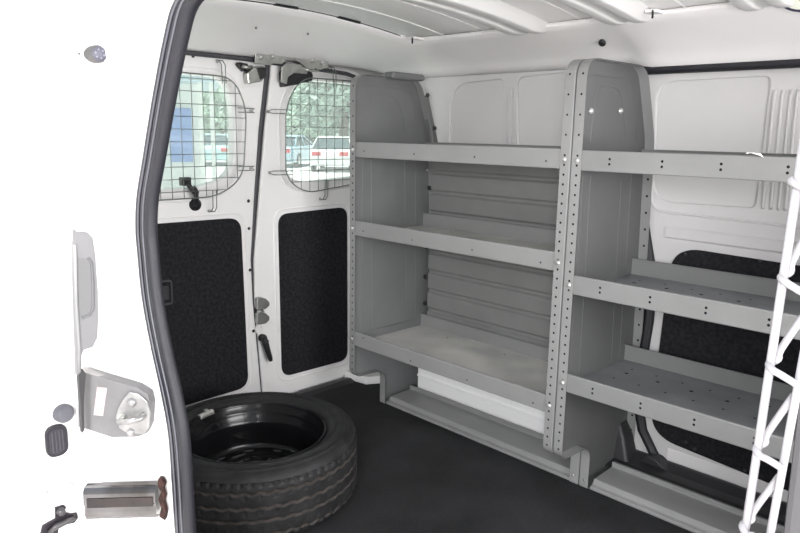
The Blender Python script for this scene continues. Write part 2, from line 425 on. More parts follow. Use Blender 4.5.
# dark moulded end cap beside the central foot
b = MB()
sec = [rpoly([(-.045, .36), (.045, .36), (.045, .44), (-.045, .44)], .015), rpoly([(-.04, .375), (.028, .375), (.028, .44), (-.04, .44)], .015), rpoly([(-.03, .39), (.012, .39), (.012, .44), (-.03, .44)], .012)]
zz = (.0, .09, .135)
b.sweep([[(p[0]+.045-(0 if k < 1 else .012*k), p[1], zz[k]) for p in sec[k]] for k in range(3)], DARKPL, True, True)
b.add([(p[0]+.045-.024, p[1], zz[2]) for p in sec[2]], [tuple(range(len(sec[2])))], DARKPL)
struct(b.build('trim_11'))
# pale oval fitting with a dark rim at the cant rail
pc = at(801, -3.5, (0, .225, 1.34), (0, -.75, -.66))
t = thing('oval_fitting', 'pale oval fitting with a dark rim on the cant rail, at the top right edge', 'roof fitting', pc)
ax = Vector((-.15, -.75, -.6)).normalized(); e1 = (X - ax*ax.x).normalized(); e2 = ax.cross(e1)
ring = [pc + e1*math.cos(2*PI*k/40)*.046 + e2*math.sin(2*PI*k/40)*.032 + ax*.004 for k in range(40)]
b = MB(); b.tube(ring, .004, mat('navy_rim', (.02, .02, .05), .4), 8, True); b.build('rim', t)
b = MB(); b.prism([q - ax*.004 for q in ring], ax*.006, mat('pale_lens', (.75, .78, .68), .3)); b.build('lens', t)

# ---- rear doors
XD = -1.15
seam = [(1.288, -.128), (1.233, -.132), (1.039, -.162), (.787, -.191), (.567, -.214), (.413, -.213), (.20, -.198), (.051, -.188), (-.05, -.186)]
gap = [.012, .012, .012, .010, .007, .004, .003, .003, .003]
L_out = [(-1.09, -.05)] + [(y-g, z) for (z, y), g in list(zip(seam, gap))[::-1]] + [(-1.09, 1.288)]
R_out = [(y+g, z) for (z, y), g in zip(seam, gap)] + [(.20, .0), (.36, .02), (.42, .10), (.43, 1.1), (.36, 1.25), (.28, 1.275), (.1, 1.285)]
R_out[len(seam)-1] = (-.183, .0)
L_win = rpoly([(-1.02, .842), (-.41, .842), (-.285, .885), (-.275, 1.12), (-.31, 1.212), (-1.02, 1.226)], [.02, .06, .09, .12, .06, .02], 8)
R_win = rpoly([(-.055, .87), (.02, .843), (.38, .862), (.38, 1.226), (.0, 1.226), (-.058, 1.12)], [.05, .07, .05, .05, .09, .10], 8)
dl = struct(plate_x('door_1', [L_out, L_win], XD, .045, WHITED, None, .007))
dr = struct(plate_x('door_2', [R_out, R_win], XD, .045, WHITED, None, .007))
gl = plate_x('window_pane', [rpoly([(-1.05, .82), (-.25, .82), (-.25, 1.24), (-1.05, 1.24)], .02)], XD-.034, .004, GLASS, dl)
gr = plate_x('window_pane', [rpoly([(-.09, .82), (.40, .82), (.40, 1.24), (-.09, 1.24)], .02)], XD-.034, .004, GLASS, dr)
lc = plate_x('felt_panel', [rpoly([(-1.03, .07), (-.25, .082), (-.263, .728), (-1.03, .735)], [.04, .05, .05, .04])], XD+.006, .007, FELT, dl, .002)
rc = plate_x('felt_panel', [rpoly([(-.096, .082), (.24, .078), (.236, .735), (-.101, .728)], .045)], XD+.006, .007, FELT, dr, .002)
for o in (lc, rc): part(o, 'black felt panel on a white rear door')
# slightly raised rim round each felt panel and window
for (dd, loop) in ((dl, rpoly([(-1.03, .055), (-.232, .066), (-.247, .745), (-1.03, .752)], .05)), (dr, rpoly([(-.115, .062), (.258, .060), (.254, .752), (-.119, .745)], .055)),
                   (dl, rpoly([(-1.03, .80), (-.37, .80), (-.255, .86), (-.23, 1.11), (-.28, 1.235), (-1.03, 1.246)], [.02, .06, .1, .12, .06, .02], 8)),
                   (dr, rpoly([(-.085, .85), (.0, .805), (.39, .83), (.39, 1.246), (-.02, 1.246), (-.092, 1.12)], [.05, .07, .05, .05, .09, .10], 8))):
    b = MB(); b.tube([(XD-.0015, p[0], p[1]) for p in loop], .0045, WHITED, 8, True); b.build('pressed_rim', dd)
# pull cup on the left felt panel
c = atx(165, 293, XD+.008)
b = MB()
b.tube([(XD+.008, p[0], p[1]) for p in rpoly([(c.y-.05, c.z-.04), (c.y+.024, c.z-.04), (c.y+.024, c.z+.04), (c.y-.05, c.z+.04)], .012)], .0035, mat('cup_grey', (.055, .055, .06), .6), 8, True)
b.box((XD+.004, c.y-.03, c.z-.022), (XD+.009, c.y+.012, c.z+.022), DARKPL)
b.tube([(XD+.009, p[0], p[1]) for p in rpoly([(c.y-.03, c.z-.022), (c.y+.012, c.z-.022), (c.y+.012, c.z+.022), (c.y-.03, c.z+.022)], .006)], .002, mat('cup_grey2', (.04, .04, .045), .6), 6, True)
b.build('pull_cup', dl)
for (u, v, r, par) in ((248.5, 201, .0065, dl), (249, 228.5, .006, dl), (250, 270, .006, dl), (253.5, 331, .0065, dl), (193, 56, .006, dl), (268, 341, .004, dr), (257, 327, .0035, dr), (260.5, 327, .0035, dr)):
    plug('plug', atx(u, v, XD), (1, 0, 0), r, par)
# black weatherstrip down the seam, and over the top of the rear opening
b = MB(); b.sweep([[(XD-.012, y-g-.004, z), (XD-.004, y, z), (XD-.012, y+g+.004, z), (XD-.03, y, z)] for (z, y), g in zip(seam, gap)], RUBBER, True, True)
struct(b.build('trim_12'))
b = MB()
pth = [(-1.09, 1.290), (-.43, 1.286), (-.226, 1.285), (.15, 1.270), (.22, 1.266), (.29, 1.25), (.35, 1.215), (.39, 1.15), (.40, .9), (.40, .2)]
b.tube([(-1.128, y, z-.006) for (y, z) in pth], .008, RUBBER, 8)
struct(b.build('trim_13'))
b = MB()   # rear body pillar between door and far wall, with the sill step
b.prism([(-1.16, .40, -.02), (-1.10, .385, -.02), (-1.04, .43, -.02), (-1.03, .46, -.02), (-1.16, .46, -.02)], (0, 0, 1.29), WHITE2)
struct(b.build('trim_14', bevel=.01))
b = MB(); b.prism([(-1.14, .215, .0), (-1.02, .235, .0), (-.985, .30, .0), (-.985, .45, .0), (-1.14, .45, .0)], (0, 0, .034), WHITED)
struct(b.build('trim_20', bevel=.006))
b = MB(); b.prism([(-1.128, -1.05, .0), (-1.128, -1.05, .010), (-1.10, -1.05, .012), (-1.075, -1.05, .0)], (0, 1.45, 0), DARKPL)
struct(b.build('trim_15', bevel=.003))
# rear body panel behind the door edges (light tight surround)
rs = plate_x('trim_16', [[(-1.14, -.06), (.56, -.06), (.56, 1.44), (-1.14, 1.44)], [(-1.04, .70), (.415, .70), (.415, 1.235), (-1.04, 1.235)]], XD-.046, .02, WHITE)
struct(rs)
# near side wall behind the door opening, header over it, bulkhead to the cab
b = MB()
b.box((-1.18, -1.115, -.06), (-.12, -1.085, 1.44), WHITE2); b.box((-.2, -1.115, 1.245), (1.6, -1.085, 1.44), WHITE2)
b.box((1.22, -1.115, -.06), (1.6, -1.085, 1.44), WHITE2)
struct(b.build('wall_right'))
b = MB(); b.box((1.58, -1.1, -.06), (1.6, .5, .55), WHITE2); struct(b.build('wall_front'))
b = MB(); b.box((-1.19, .51, -.5), (1.6, .56, 1.44), WHITE); struct(b.build('trim_17'))


# ================================================================== wire window guards
def inside(poly, y, z):
    c = False; n = len(poly)
    for i in range(n):
        (y1, z1), (y2, z2) = poly[i], poly[i-1]
        if (z1 > z) != (z2 > z) and y < (y2-y1)*(z-z1)/(z2-z1)+y1: c = not c
    return c
def spans(poly, k, val):
    """intervals of the polygon along a line: k=0 -> y fixed, k=1 -> z fixed"""
    t = []; n = len(poly)
    for i in range(n):
        p, q = poly[i], poly[i-1]
        if (p[k] > val) != (q[k] > val): t.append(p[1-k] + (q[1-k]-p[1-k])*(val-p[k])/(q[k]-p[k]))
    t.sort(); return list(zip(t[::2], t[1::2]))
def guard(label, loop, y0, z0, pitch, clips, xg=-1.106):
    t = thing('window_guard', label, 'window guard', (xg, sum(p[0] for p in loop)/len(loop), min(p[1] for p in loop)), 'wire guards over the rear door windows')
    b = MB(); b.tube([(xg, p[0], p[1]) for p in loop], .0023, WIRE, 6, True); b.build('outer_wire', t)
    b = MB(); y = y0
    while y < 1:
        for (a, c) in spans(loop, 0, y): b.tube([(xg+.002, y, a), (xg+.002, y, c)], .0013, WIRE, 5)
        y += pitch
    z = z0
    while z < 1.4:
        for (a, c) in spans(loop, 1, z): b.tube([(xg-.001, a, z), (xg-.001, c, z)], .0013, WIRE, 5)
        z += pitch
    b.build('wire_grid', t)
    for (y, z, dy, dz) in clips:
        b = MB(); px, pz = -dz, dy; w = .007
        b.tube([(xg-.002, y+px*w, z+pz*w), (xg-.004, y+px*w+dy*.06, z+pz*w+dz*.06), (xg-.018, y+px*w+dy*.075, z+pz*w+dz*.075), (xg-.04, y+dy*.078, z+dz*.078),
                (xg-.018, y-px*w+dy*.075, z-pz*w+dz*.075), (xg-.004, y-px*w+dy*.06, z-pz*w+dz*.06), (xg-.002, y-px*w, z-pz*w)], .0016, WIRE, 6)
        b.dome((xg-.044, y+dy*.075, z+dz*.075), (1, 0, 0), .006, .006, ZINC, 10)
        b.build('clip', t)
    return t
gl_loop = rpoly([(-1.0, .812), (-.375, .812), (-.272, .875), (-.252, 1.11), (-.30, 1.212), (-1.0, 1.225)], [.02, .07, .10, .13, .07, .02], 9)
gr_loop = rpoly([(-.093, .862), (.0, .806), (.37, .845), (.37, 1.232), (-.015, 1.232), (-.088, 1.13)], [.06, .09, .05, .04, .10, .12], 9)
guard('wire guard over the left rear window, next to the black weatherstrip', gl_loop, -.985, .835, .0405,
      [(-.335, 1.19, 0, 1), (-.285, 1.105, 1, 0), (-.29, .905, 1, 0), (-.385, .835, 0, -1)])
guard('wire guard over the right rear window, partly hidden by the grey shelving', gr_loop, -.065, .85, .0405,
      [(.142, 1.205, 0, 1), (-.06, 1.105, -1, 0), (-.06, .885, -1, 0), (.10, .85, 0, -1)])

# ================================================================== rear door hardware
def xp(u, v, x=XD): return atx(u, v, x)
# striker bracket bolted to the header above the seam
t = thing('striker_bracket', 'zinc plated double striker bracket on the header above both rear doors', 'door bracket', (XD+.02, 0, 1.2))
x0 = XD+.045
outl = [xp(u, v, x0) for (u, v) in ((255.5, 49), (328, 55.5), (328.5, 67), (321, 69.5), (308, 69), (300, 62.5), (293, 58.5), (287, 59.5), (282, 64), (273, 63.5), (271, 65.5), (255, 63.5))]
b = MB(); b.prism(outl, (-.006, 0, 0), ZINC)
up = [xp(u, v, x0) for (u, v) in ((255.5, 49), (328, 55.5))]
b.prism([up[0], up[1], up[1]+Vector((.03, 0, .012)), up[0]+Vector((.03, 0, .012))], (0, 0, .004), ZINC)
b.build('plate', t, bevel=.0015)
for (u, v) in ((260, 57), (271.5, 56.5), (312, 60), (322, 62.5)):
    b = MB(); p = xp(u, v, x0+.001); b.lathe([(.0001, .012), (.006, .012), (.0075, .008), (.0075, .004), (.011, .003), (.011, 0)], p, X, BOLT, 8); b.build('bolt', t)
b = MB(); a1 = [xp(u, v, x0+.012) for (u, v) in ((305, 69), (311, 71), (318, 71))]
b.tube([a1[0]+Vector((-.015, 0, .006)), *a1, a1[2]+Vector((-.015, 0, .01))], .004, ZINC, 8); b.build('striker_loop', t)
# latches under the bracket
t = thing('door_latch', 'grey latch with black rubber stop at the top of the left rear door', 'door latch', xp(262, 85, XD), 'latches at the top of the rear doors')
b = MB(); pl = [xp(u, v, XD+.03) for (u, v) in ((255, 67), (264.5, 66), (266, 76), (262, 81.5), (248.5, 84), (247, 73))]
b.prism(pl, (-.03, 0, 0), ZINC); b.build('housing', t, bevel=.004)
b = MB(); pl = [xp(u, v, XD+.02) for (u, v) in ((237.5, 63.5), (240, 62), (248, 63.5), (249, 66.5), (252, 67), (250, 71), (244, 71.5), (239.5, 67))]
b.prism(pl, (-.02, 0, 0), PLUG); b.build('rubber_stop', t, bevel=.003)
b = MB(); b.tube([xp(242, 66, XD+.026), xp(247, 67.5, XD+.03), xp(252, 67, XD+.03)], .006, ZINC, 8); b.build('pin', t)
b = MB(); b.prism([xp(u, v, XD+.034) for (u, v) in ((257, 68), (266.5, 67.5), (266.5, 77), (260.5, 80))], (-.03, 0, 0), PLUG); b.build('latch_cover', t, bevel=.002)
t = thing('door_latch', 'black boxed latch with steel plate at the top of the right rear door', 'door latch', xp(297, 88, XD), 'latches at the top of the rear doors')
b = MB(); b.prism([xp(u, v, XD+.03) for (u, v) in ((283.5, 72), (287, 66), (301, 63.5), (310, 68), (313.5, 75), (312.5, 81), (298, 84.5), (284, 87))], (-.03, 0, 0), PLUG); b.build('housing', t, bevel=.004)
b = MB(); b.prism([xp(u, v, XD+.036) for (u, v) in ((282, 67), (286.5, 63), (302, 64), (309, 70), (307, 74), (294, 73), (288, 77), (287, 84), (281, 82))], (-.006, 0, 0), ZINC); b.build('steel_plate', t, bevel=.0015)
for (u, v) in ((283.5, 69), (284, 76), (284.5, 82), (291, 71), (298, 69)):
    b = MB(); b.dome(xp(u, v, XD+.036), X, .004, .004, BOLT, 8); b.build('rivet', t)
# mid-height lock and the lever on the right door edge
t = thing('door_lock', 'twin lobed zinc door lock on the white seam between the rear doors', 'door lock', xp(261, 320, XD))
for k, (u, v) in enumerate(((262, 303), (262, 317.5))):
    b = MB(); pts = [xp(255, v-5.5), xp(258, v-6.5), xp(264, v-5), xp(267.8, v-1.5), xp(267.8, v+2), xp(264, v+5.5), xp(258, v+6.5), xp(255, v+6)]
    b.prism([p+Vector((.014, 0, 0)) for p in pts], (-.016, 0, 0), ZINC); b.build('lobe', t, bevel=.004)
b = MB(); b.prism([p+Vector((.008, 0, 0)) for p in (xp(255, 308), xp(262, 308), xp(262, 313), xp(255, 313))], (-.01, 0, 0), PLUG); b.build('latch_slot', t, bevel=.001)
b = MB(); b.tube([xp(255.5, 310.5)+Vector((.012, 0, 0)), xp(262, 310.5)+Vector((.014, 0, 0))], .004, BOLT, 8); b.build('pin', t)
b = MB(); b.prism([p+Vector((.004, 0, 0)) for p in (xp(256, 325), xp(261, 324), xp(263, 328), xp(262, 334), xp(257, 334), xp(255, 330))], (-.006, 0, 0), WHITE2); b.build('backing_plate', t, bevel=.002)
t = thing('door_lever', 'black plastic release lever below the zinc lock on the rear door seam', 'door lever', xp(264, 358, XD))
b = MB(); b.lathe([(.0001, .02), (.012, .02), (.015, .015), (.015, 0)], xp(261.5, 337.5), X, PLUG, 20); b.build('hub', t)
b = MB(); p0 = xp(261, 336)+Vector((.018, 0, 0)); p1 = xp(266.5, 359)+Vector((.03, 0, 0)); pm = (p0+p1)/2
b.tube([p0, p0.lerp(p1, .25), pm, p0.lerp(p1, .85), p1], [.012, .0125, .011, .0095, .007], PLUG, 12); b.build('lever_arm', t)
# wiper motor cable on the left door with its grommet
t = thing('cable_grommet', 'black cable with round grommet below the left rear window guard', 'cable', xp(196, 206, XD))
b = MB(); b.lathe([(.0001, .016), (.012, .016), (.016, .008), (.021, .006), (.022, 0)], xp(195, 204.5), X, PLUG, 20); b.build('grommet', t)
b = MB(); b.tube([xp(195, 204, XD+.012), xp(197, 198, XD+.026), xp(195, 193, XD+.028), xp(190, 187, XD+.024), xp(186, 182, XD+.015)], .008, PLUG, 10); b.build('cable', t)
b = MB(); b.tube([xp(197, 199, XD+.022), xp(198, 192, XD+.025), xp(194, 186, XD+.015)], .004, PLUG, 8); b.build('wire', t)
b = MB(); c = xp(186, 181.5, XD+.01); b.box((c.x-.02, c.y-.016, c.z-.014), (c.x+.008, c.y+.016, c.z+.014), PLUG); b.build('connector', t, bevel=.003)

# ================================================================== SHELVING
Dp = .38
def upright_loop():
    pts = [(0, .145), (0, 1.232), (.318, 1.232), (.398, 1.03), (.412, .77), (.43, .40), (.438, 0), (.157, 0), (.157, .138)]
    return rpoly(pts, [.035, .055, .05, .03, .03, .03, .004, .004, .045], 7)
ULOOP = upright_loop()
PITCH_H = .0254
def upright(name, xp_, dx, parent, zb, label=None, paint=None):
    """end panel: pressed sheet with a flange all round, holes down the front and rear flanges"""
    xh = xp_ + dx*.0175; paint = paint or GREY
    hm = holed(paint, 'grey_powder_coat_punched', [
        ('X', xh, 0, 'Z', .175, PITCH_H, .0031, {'Y': (-.01, .0035), 'Z': (.163, .99)}),
        ('X', xh, 0, 'Z', 1.040, PITCH_H*2, .0029, {'Y': (-.01, .0035), 'Z': (1.02, 1.2)}),
        ('X', xh, 0, 'Z', .10, PITCH_H*2, .0036, {'Y': (.385, .45), 'Z': (.08, .99)})])
    b = MB(); n = len(ULOOP); w = .030*dx
    v0 = [(xp_, y, z) for y, z in ULOOP]; v1 = [(xp_+w, y, z) for y, z in ULOOP]
    b.add(v0 + v1, [tuple(range(n))] + [(i, (i+1) % n, (i+1) % n+n, i+n) for i in range(n)], hm)
    o = bake(b.build(name, parent, bevel=.0055, seg=3, solid=.0016, off=0))
    fm = holed(GREYF, 'grey_flange_lit_punched', [
        ('X', xh, 0, 'Z', .175, PITCH_H, .0031, {'Y': (-.01, .0035), 'Z': (.163, .99)}),
        ('X', xh, 0, 'Z', 1.040, PITCH_H*2, .0029, {'Y': (-.01, .0035), 'Z': (1.02, 1.2)}),
        ('X', xh, 0, 'Z', .10, PITCH_H*2, .0036, {'Y': (.385, .45), 'Z': (.08, .99)})])
    o.data.materials.append(fm)  # same sheet, lighter flange faces: brighter light painted by facing
    for p in o.data.polygons:
        if abs(p.normal.x) < .6: p.material_index = 1
    if label: part(o, label)
    e = MB(); xe = xp_ + dx*.0006
    l1 = rpoly([(.06, .30), (.06, .95), (.33, .95), (.35, .30)], .03); l2 = rpoly([(.115, .30), (.10, .95), (.27, .95), (.30, .30)], .03)
    l3 = rpoly([(.085, 1.02), (.10, 1.17), (.23, 1.17), (.285, 1.02)], [.01, .05, .05, .01]); l4 = rpoly([(.035, 1.01), (.035, 1.195), (.29, 1.195), (.355, 1.01)], .03)
    for l in (l1, l2): e.tube([(xe, y, z) for y, z in l], .0012, paint, 6, True)
    for l in (l3, l4): e.tube([(xe, y, z) for y, z in (l[3:-3] if l is l3 else l[4:-4])], .0012, paint, 6)
    e.box((xp_+dx*.0005, .16, .0005), (xp_+dx*.06, .435, .004), paint)
    joinmesh(o, e.build('tmp_lines'))
    f = MB()   # foot flange with hold-down bolt
    for yy in (.19, .39):
        f = MB(); f.lathe([(.0001, .010), (.006, .010), (.008, .007), (.008, .004), (.012, .004), (.012, .0)], (xp_+dx*.04, yy, .004), Z, BOLT, 10); f.build('foot_bolt', o)
    for zz in (.025, .115):
        h2 = MB(); h2.dome((xh, .1565, zz), (0, -1, 0), .004, .003, GREYF if zz > .1 else ZINC, 8); h2.build('rivet', o)
    for zq in zb:
        f = MB(); f.dome((xh, -.0012, zq), (0, -1, 0), .0066, .0052, BOLT, 14); f.build('bolt', o)
    return o
def shelf(name, x0, x1, zt, parent, holes=(), tops=(), label=None, top=None, lip=None):
    top = top or GREYS; lip = lip or GREYF
    zs = zt-.0504; t = .0015
    b = MB()
    prof = [(.0105, zt-.006), (.0105, zt), (.0028, zt), (.0028, zs), (Dp, zs), (Dp, zt), (Dp-.007, zt)]
    n = len(prof)
    b.add([(x0, y, z) for y, z in prof] + [(x1, y, z) for y, z in prof], [(i, i+1, n+i+1, n+i) for i in range(n-1)], GREYF)
    o = b.build(name, parent, bevel=.002, seg=2, solid=.0015, off=0)
    me = o.data; me.materials.clear(); me.materials.append(holed(lip, 'grey_lip_punched', holes))
    me.materials.append(holed(top, 'grey_shelf_punched', tops) if tops else top)
    for p in me.polygons:
        if abs(p.normal.z) > .9 and p.area > .05: p.material_index = 1
    if label: part(o, label)
    return o

ZL = [1.003, .728, .319]; ZR = [1.001, .673, .398]
# --- left unit (with ribbed back)
tl = thing('shelving_unit', 'grey steel shelving with ribbed back panel, standing left, next to the rear doors', 'shelving unit', (-.41, .2, 0), 'grey steel shelving along the far wall')
upright('end_panel', -.852, 1, tl, [z-.026 for z in ZL])
upright('end_panel', .0315, -1, tl, [z-.026 for z in ZL])
hl = [[(364, 151), (414, 154), (474.5, 157), (546, 161)], [(363, 231), (412, 240), (472, 250), (540.5, 262.5)], [(363, 338), (410.5, 361), (467, 380), (533, 403)]]
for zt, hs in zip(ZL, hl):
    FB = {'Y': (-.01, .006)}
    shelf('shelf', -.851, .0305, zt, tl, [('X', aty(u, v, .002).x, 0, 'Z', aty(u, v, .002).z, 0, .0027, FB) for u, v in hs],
          [('X', -.66, .27, 'Y', .33, 0, .0035, {})], None, GREYL)
# back panel with pressed horizontal steps
b = MB(); prof = [(.3855, .985), (.3855, .905)]
z = .905
for k in range(8):
    prof += [(.3855, z-.003), (.3935, z-.010), (.3935, z-.019), (.3855, z-.026)]; z -= .0785
prof += [(.3855, .268)]
n = len(prof)
b.add([(-.822, y, z) for y, z in prof] + [(.0, y, z) for y, z in prof], [(i, i+1, n+i+1, n+i) for i in range(n-1)], GREYB)
b.build('back_panel', tl, bevel=.002, seg=2, solid=.0015)
for (u, v) in ((429, 188), (425.5, 247), (425, 277), (424.5, 303.5), (427, 170)):
    p = aty(u, v, .380); b = MB(); b.dome((p.x, .3835, p.z), (0, -1, 0), .009 if v != 170 else .004, .007, PLUG if v != 170 else BOLT, 14); b.build('fastener', tl)
# slanted wall bracket behind the top of the left end panel
b = MB(); b.prism([(-.850, .352, 1.175), (-.850, .372, 1.178), (-.850, .440, .985), (-.850, .40, .985)], (.02, 0, 0), GREY); wb = b.build('wall_bracket', tl, bevel=.003)
for (u, v) in ((427.5, 95), (434.5, 128)):
    p = atx(u, v, -.828); b = MB(); b.dome(p, (.8, -.6, 0), .008, .006, PLUG, 12); b.build('fastener', wb)
b = MB(); b.prism([(-.86, .165, 1.226), (-.86, .325, 1.226), (-.86, .338, 1.236), (-.86, .325, 1.251), (-.86, .165, 1.251)], (.05, 0, 0), GREY); b.build('top_pad', tl, bevel=.012, seg=3)
RAIL = [(.158, .0), (.158, .010), (.172, .013), (.178, .028), (.285, .030), (.285, .045), (.297, .045), (.297, .0)]
b = MB(); b.prism([(-.815, y, z) for y, z in RAIL], (.815, 0, 0), GREYF); b.build('base_rail', tl, bevel=.003)
# --- right unit (open back)
tr = thing('shelving_unit', 'grey steel shelving without a back, standing right, before the far sliding door', 'shelving unit', (.5, .2, 0), 'grey steel shelving along the far wall')
zbr = [z-.026 for z in ZR]
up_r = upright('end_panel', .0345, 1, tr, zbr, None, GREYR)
upright('end_panel', .925, -1, tr, zbr)
for (u, v) in ((590.5, 111), (620, 111)):
    p = atx(u, v, .037); b = MB(); b.dome(p, X, .009, .008, BOLT, 12); b.build('bolt', up_r)
for zt in ZR:
    hs = [('X', .1416, .1351, 'Z', zt-.0190, 0, .0032, FB), ('X', .1416, .1351, 'Z', zt-.0315, 0, .0032, FB)]
    tp = []
    if zt < .9:
        tp = [('X', .175, .0772, 'Y', .20, .11, .0036, {'Y': (.17, .36)}), ('X', .215, .20, 'Y', .13, 0, .0032, {}), ('X', .20, .0965, 'Y', .265, 0, .0055, {})]
    shelf('shelf', .0355, .924, zt, tr, hs, tp, None, None, GREYG)
b = MB(); b.prism([(.07, y, z) for y, z in RAIL], (.83, 0, 0), GREYF); b.build('base_rail', tr, bevel=.003)
# torn paper tag lying on the lip of the upper right shelf
p = aty(755, 156, .0)
b = MB(); b.add([(p.x-.019, -.0002, p.z+.004), (p.x-.008, -.0015, p.z+.0065), (p.x+.010, -.001, p.z+.0015), (p.x+.018, -.0012, p.z-.003), (p.x+.015, .003, p.z-.001), (p.x+.008, .006, p.z+.006), (p.x-.010, .007, p.z+.0065), (p.x-.019, .006, p.z+.0065)],
                [(0, 1, 6, 7), (1, 2, 5, 6), (2, 3, 4, 5)], PAPER)
tag(b.build('paper_scrap', solid=.0006), 'torn scrap of white paper on the upper right shelf lip', 'paper scrap')

# ================================================================== SPARE WHEEL lying on the cargo floor
WC = Vector((-.596, -.574, .002)); WR = .296; WW = .205
tw = thing('spare_wheel', 'spare tyre on a black steel rim lying flat on the cargo floor', 'spare wheel', WC)
NT = 432
def zig(a, z0, amp, per=48): 
    ph = (a*per/(2*PI)) % 1; tri = abs(ph*2-1)*2-1
    return z0 + amp*max(-.6, min(.6, tri))*1.4
zs = [.0, .004, .010, .017, .024]
zt_ = []
NZ = 58
za, zb_ = .026, .179
zt_ = [za + (zb_-za)*k/NZ for k in range(NZ+1)]
b = MB(); vs = []; rows = NZ+1
for j in range(NT):
    a = 2*PI*j/NT; ca, sa = math.cos(a), math.sin(a)
    for z in zt_:
        u = (z-WW/2)/(WW/2); r = WR - .0075*abs(u)**4
        for z0, amp in ((.035, .003), (.076, .0026), (.112, .0026), (.152, .003)):
            if abs(z - zig(a, z0, amp)) < .0027: r -= .0065
        if (z < .030 or z > .166) and (j % 6) < 2: r -= .005      # shoulder sipes
        elif (j % 9) == 0 and (.046 < z < .058 or .136 < z < .150 or .090 < z < .104): r -= .003
        vs.append(WC + Vector((ca*r, sa*r, z)))
fs = []; dust = []
for j in range(NT):
    j2 = (j+1) % NT
    for k in range(NZ):
        f = (j*rows+k, j2*rows+k, j2*rows+k+1, j*rows+k+1)
        rr = min((vs[i]-WC).xy.length for i in f); zmid = (vs[f[0]].z+vs[f[2]].z)/2 - WC.z
        base = WR - .0075*abs((zmid-WW/2)/(WW/2))**4
        (dust if (base-rr > .005 and .031 < zmid < .165) else fs).append(f)
b.add(vs, fs, TYRE, True); o0 = len(b.v)
k = b.mi(DUST)
for f in dust: b.f.append(list(f)); b.m.append(k); b.sm.append(True)
# sidewalls and bead (upper, lower)
side = [(WR-.0042, .164), (WR-.0075, .170), (WR-.014, .1775), (WR-.022, .182), (WR-.030, .1845), (WR-.0305, .1857), (WR-.035, .1862), (WR-.0355, .1850), (WR-.046, .1862), (WR-.058, .1862), (WR-.0585, .1872), (WR-.062, .1872), (WR-.0625, .1858), (WR-.072, .183), (WR-.080, .1785), (WR-.0862, .172), (WR-.0885, .166), (WR-.0885, .15)]
side = [(r, h+.015) for r, h in side]
b.lathe(side, WC, Z, TYRE, 144)
b.lathe([(r, WW-h) for r, h in side], WC, Z, TYRE, 96)
# small raised lettering-like ribs are left plain: fine radial ribbing of the shoulder
for j in range(0, 144):
    a = 2*PI*j/144; e = Vector((math.cos(a), math.sin(a), 0)); q = Vector((-math.sin(a), math.cos(a), 0))
    p0 = WC + e*(WR-.0165) + Z*.1950; p1 = WC + e*(WR-.026) + Z*.2000
    b.add([p0-q*.0012, p0+q*.0012, p1+q*.0012, p1-q*.0012], [(0, 1, 2, 3)], TYRE)
b.build('tyre', tw, fixn=True)
b = MB()
rimp = [(.2035, .160), (.2085, .170), (.2085, .1765), (.205, .1795), (.2005, .178), (.1985, .172), (.1975, .164), (.1900, .157), (.1870, .150), (.1862, .142), (.1775, .130), (.1735, .120), (.1730, .085), (.1735, .060), (.170, .046), (.160, .041), (.135, .043), (.118, .052), (.100, .056), (.085, .052), (.070, .052), (.055, .060), (.036, .062), (.030, .060), (.030, .035)]
rimp = [(r, h+.012) for r, h in rimp]
b.lathe(rimp, WC, Z, RIM, 96)
b.lathe([(.2035, .172), (.1735, .03), (.185, .012), (.2035, .010)], WC, Z, RIM, 96)
rim_o = b.build('rim', tw)
SLOTG = mat('slot_grey', (.10, .10, .105), .5)
for j in range(10):
    a = 2*PI*j/10+.2; c = WC + Vector((math.cos(a)*.146, math.sin(a)*.146, .0555)); e = Vector((math.cos(a), math.sin(a), 0)); q = Vector((-math.sin(a), math.cos(a), 0))
    hb = MB(); hb.add([c + e*math.cos(t)*.008 + q*math.sin(t)*.016 + Z*(-.0012*math.cos(t)+.0005) for t in [2*PI*i/14 for i in range(14)]], [tuple(range(14))], SLOTG); hb.build('vent_slot', rim_o)
for j in range(5):
    a = 2*PI*j/5+.5; c = WC + Vector((math.cos(a)*.057, math.sin(a)*.057, .0725)); hb = MB(); hb.lathe([(.011, .0), (.011, .002), (.0065, .002), (.006, -.006)], c, Z, RIM, 14); hb.build('stud_hole', rim_o)
# clip-on balance weight on the far rim edge
c0 = atz(203, 408.5, .205); a0 = math.atan2(c0.y-WC.y, c0.x-WC.x)
b = MB(); secs = []
for k in range(13):
    a = a0-.13+.26*k/12; e = Vector((math.cos(a), math.sin(a), 0)); s_ = .72 if k in (0, 12) else 1
    secs.append([WC + e*(.1945) + Z*.182, WC + e*(.1965) + Z*(.188+.007*s_), WC + e*.203 + Z*(.188+.009*s_), WC + e*.2085 + Z*(.1885+.005*s_), WC + e*.2085 + Z*.186])
b.sweep(secs, LEAD, True, True); b.add(secs[0], [tuple(range(5))], LEAD); b.add(secs[-1], [tuple(range(5))], LEAD)
k = a0; e = Vector((math.cos(k), math.sin(k), 0)); b.box(tuple(WC+e*.200+Vector((-.006, -.006, .203))), tuple(WC+e*.200+Vector((.006, .006, .2005))), LEAD)
part(b.build('balance_weight', tw), 'small grey clip-on balance weight')

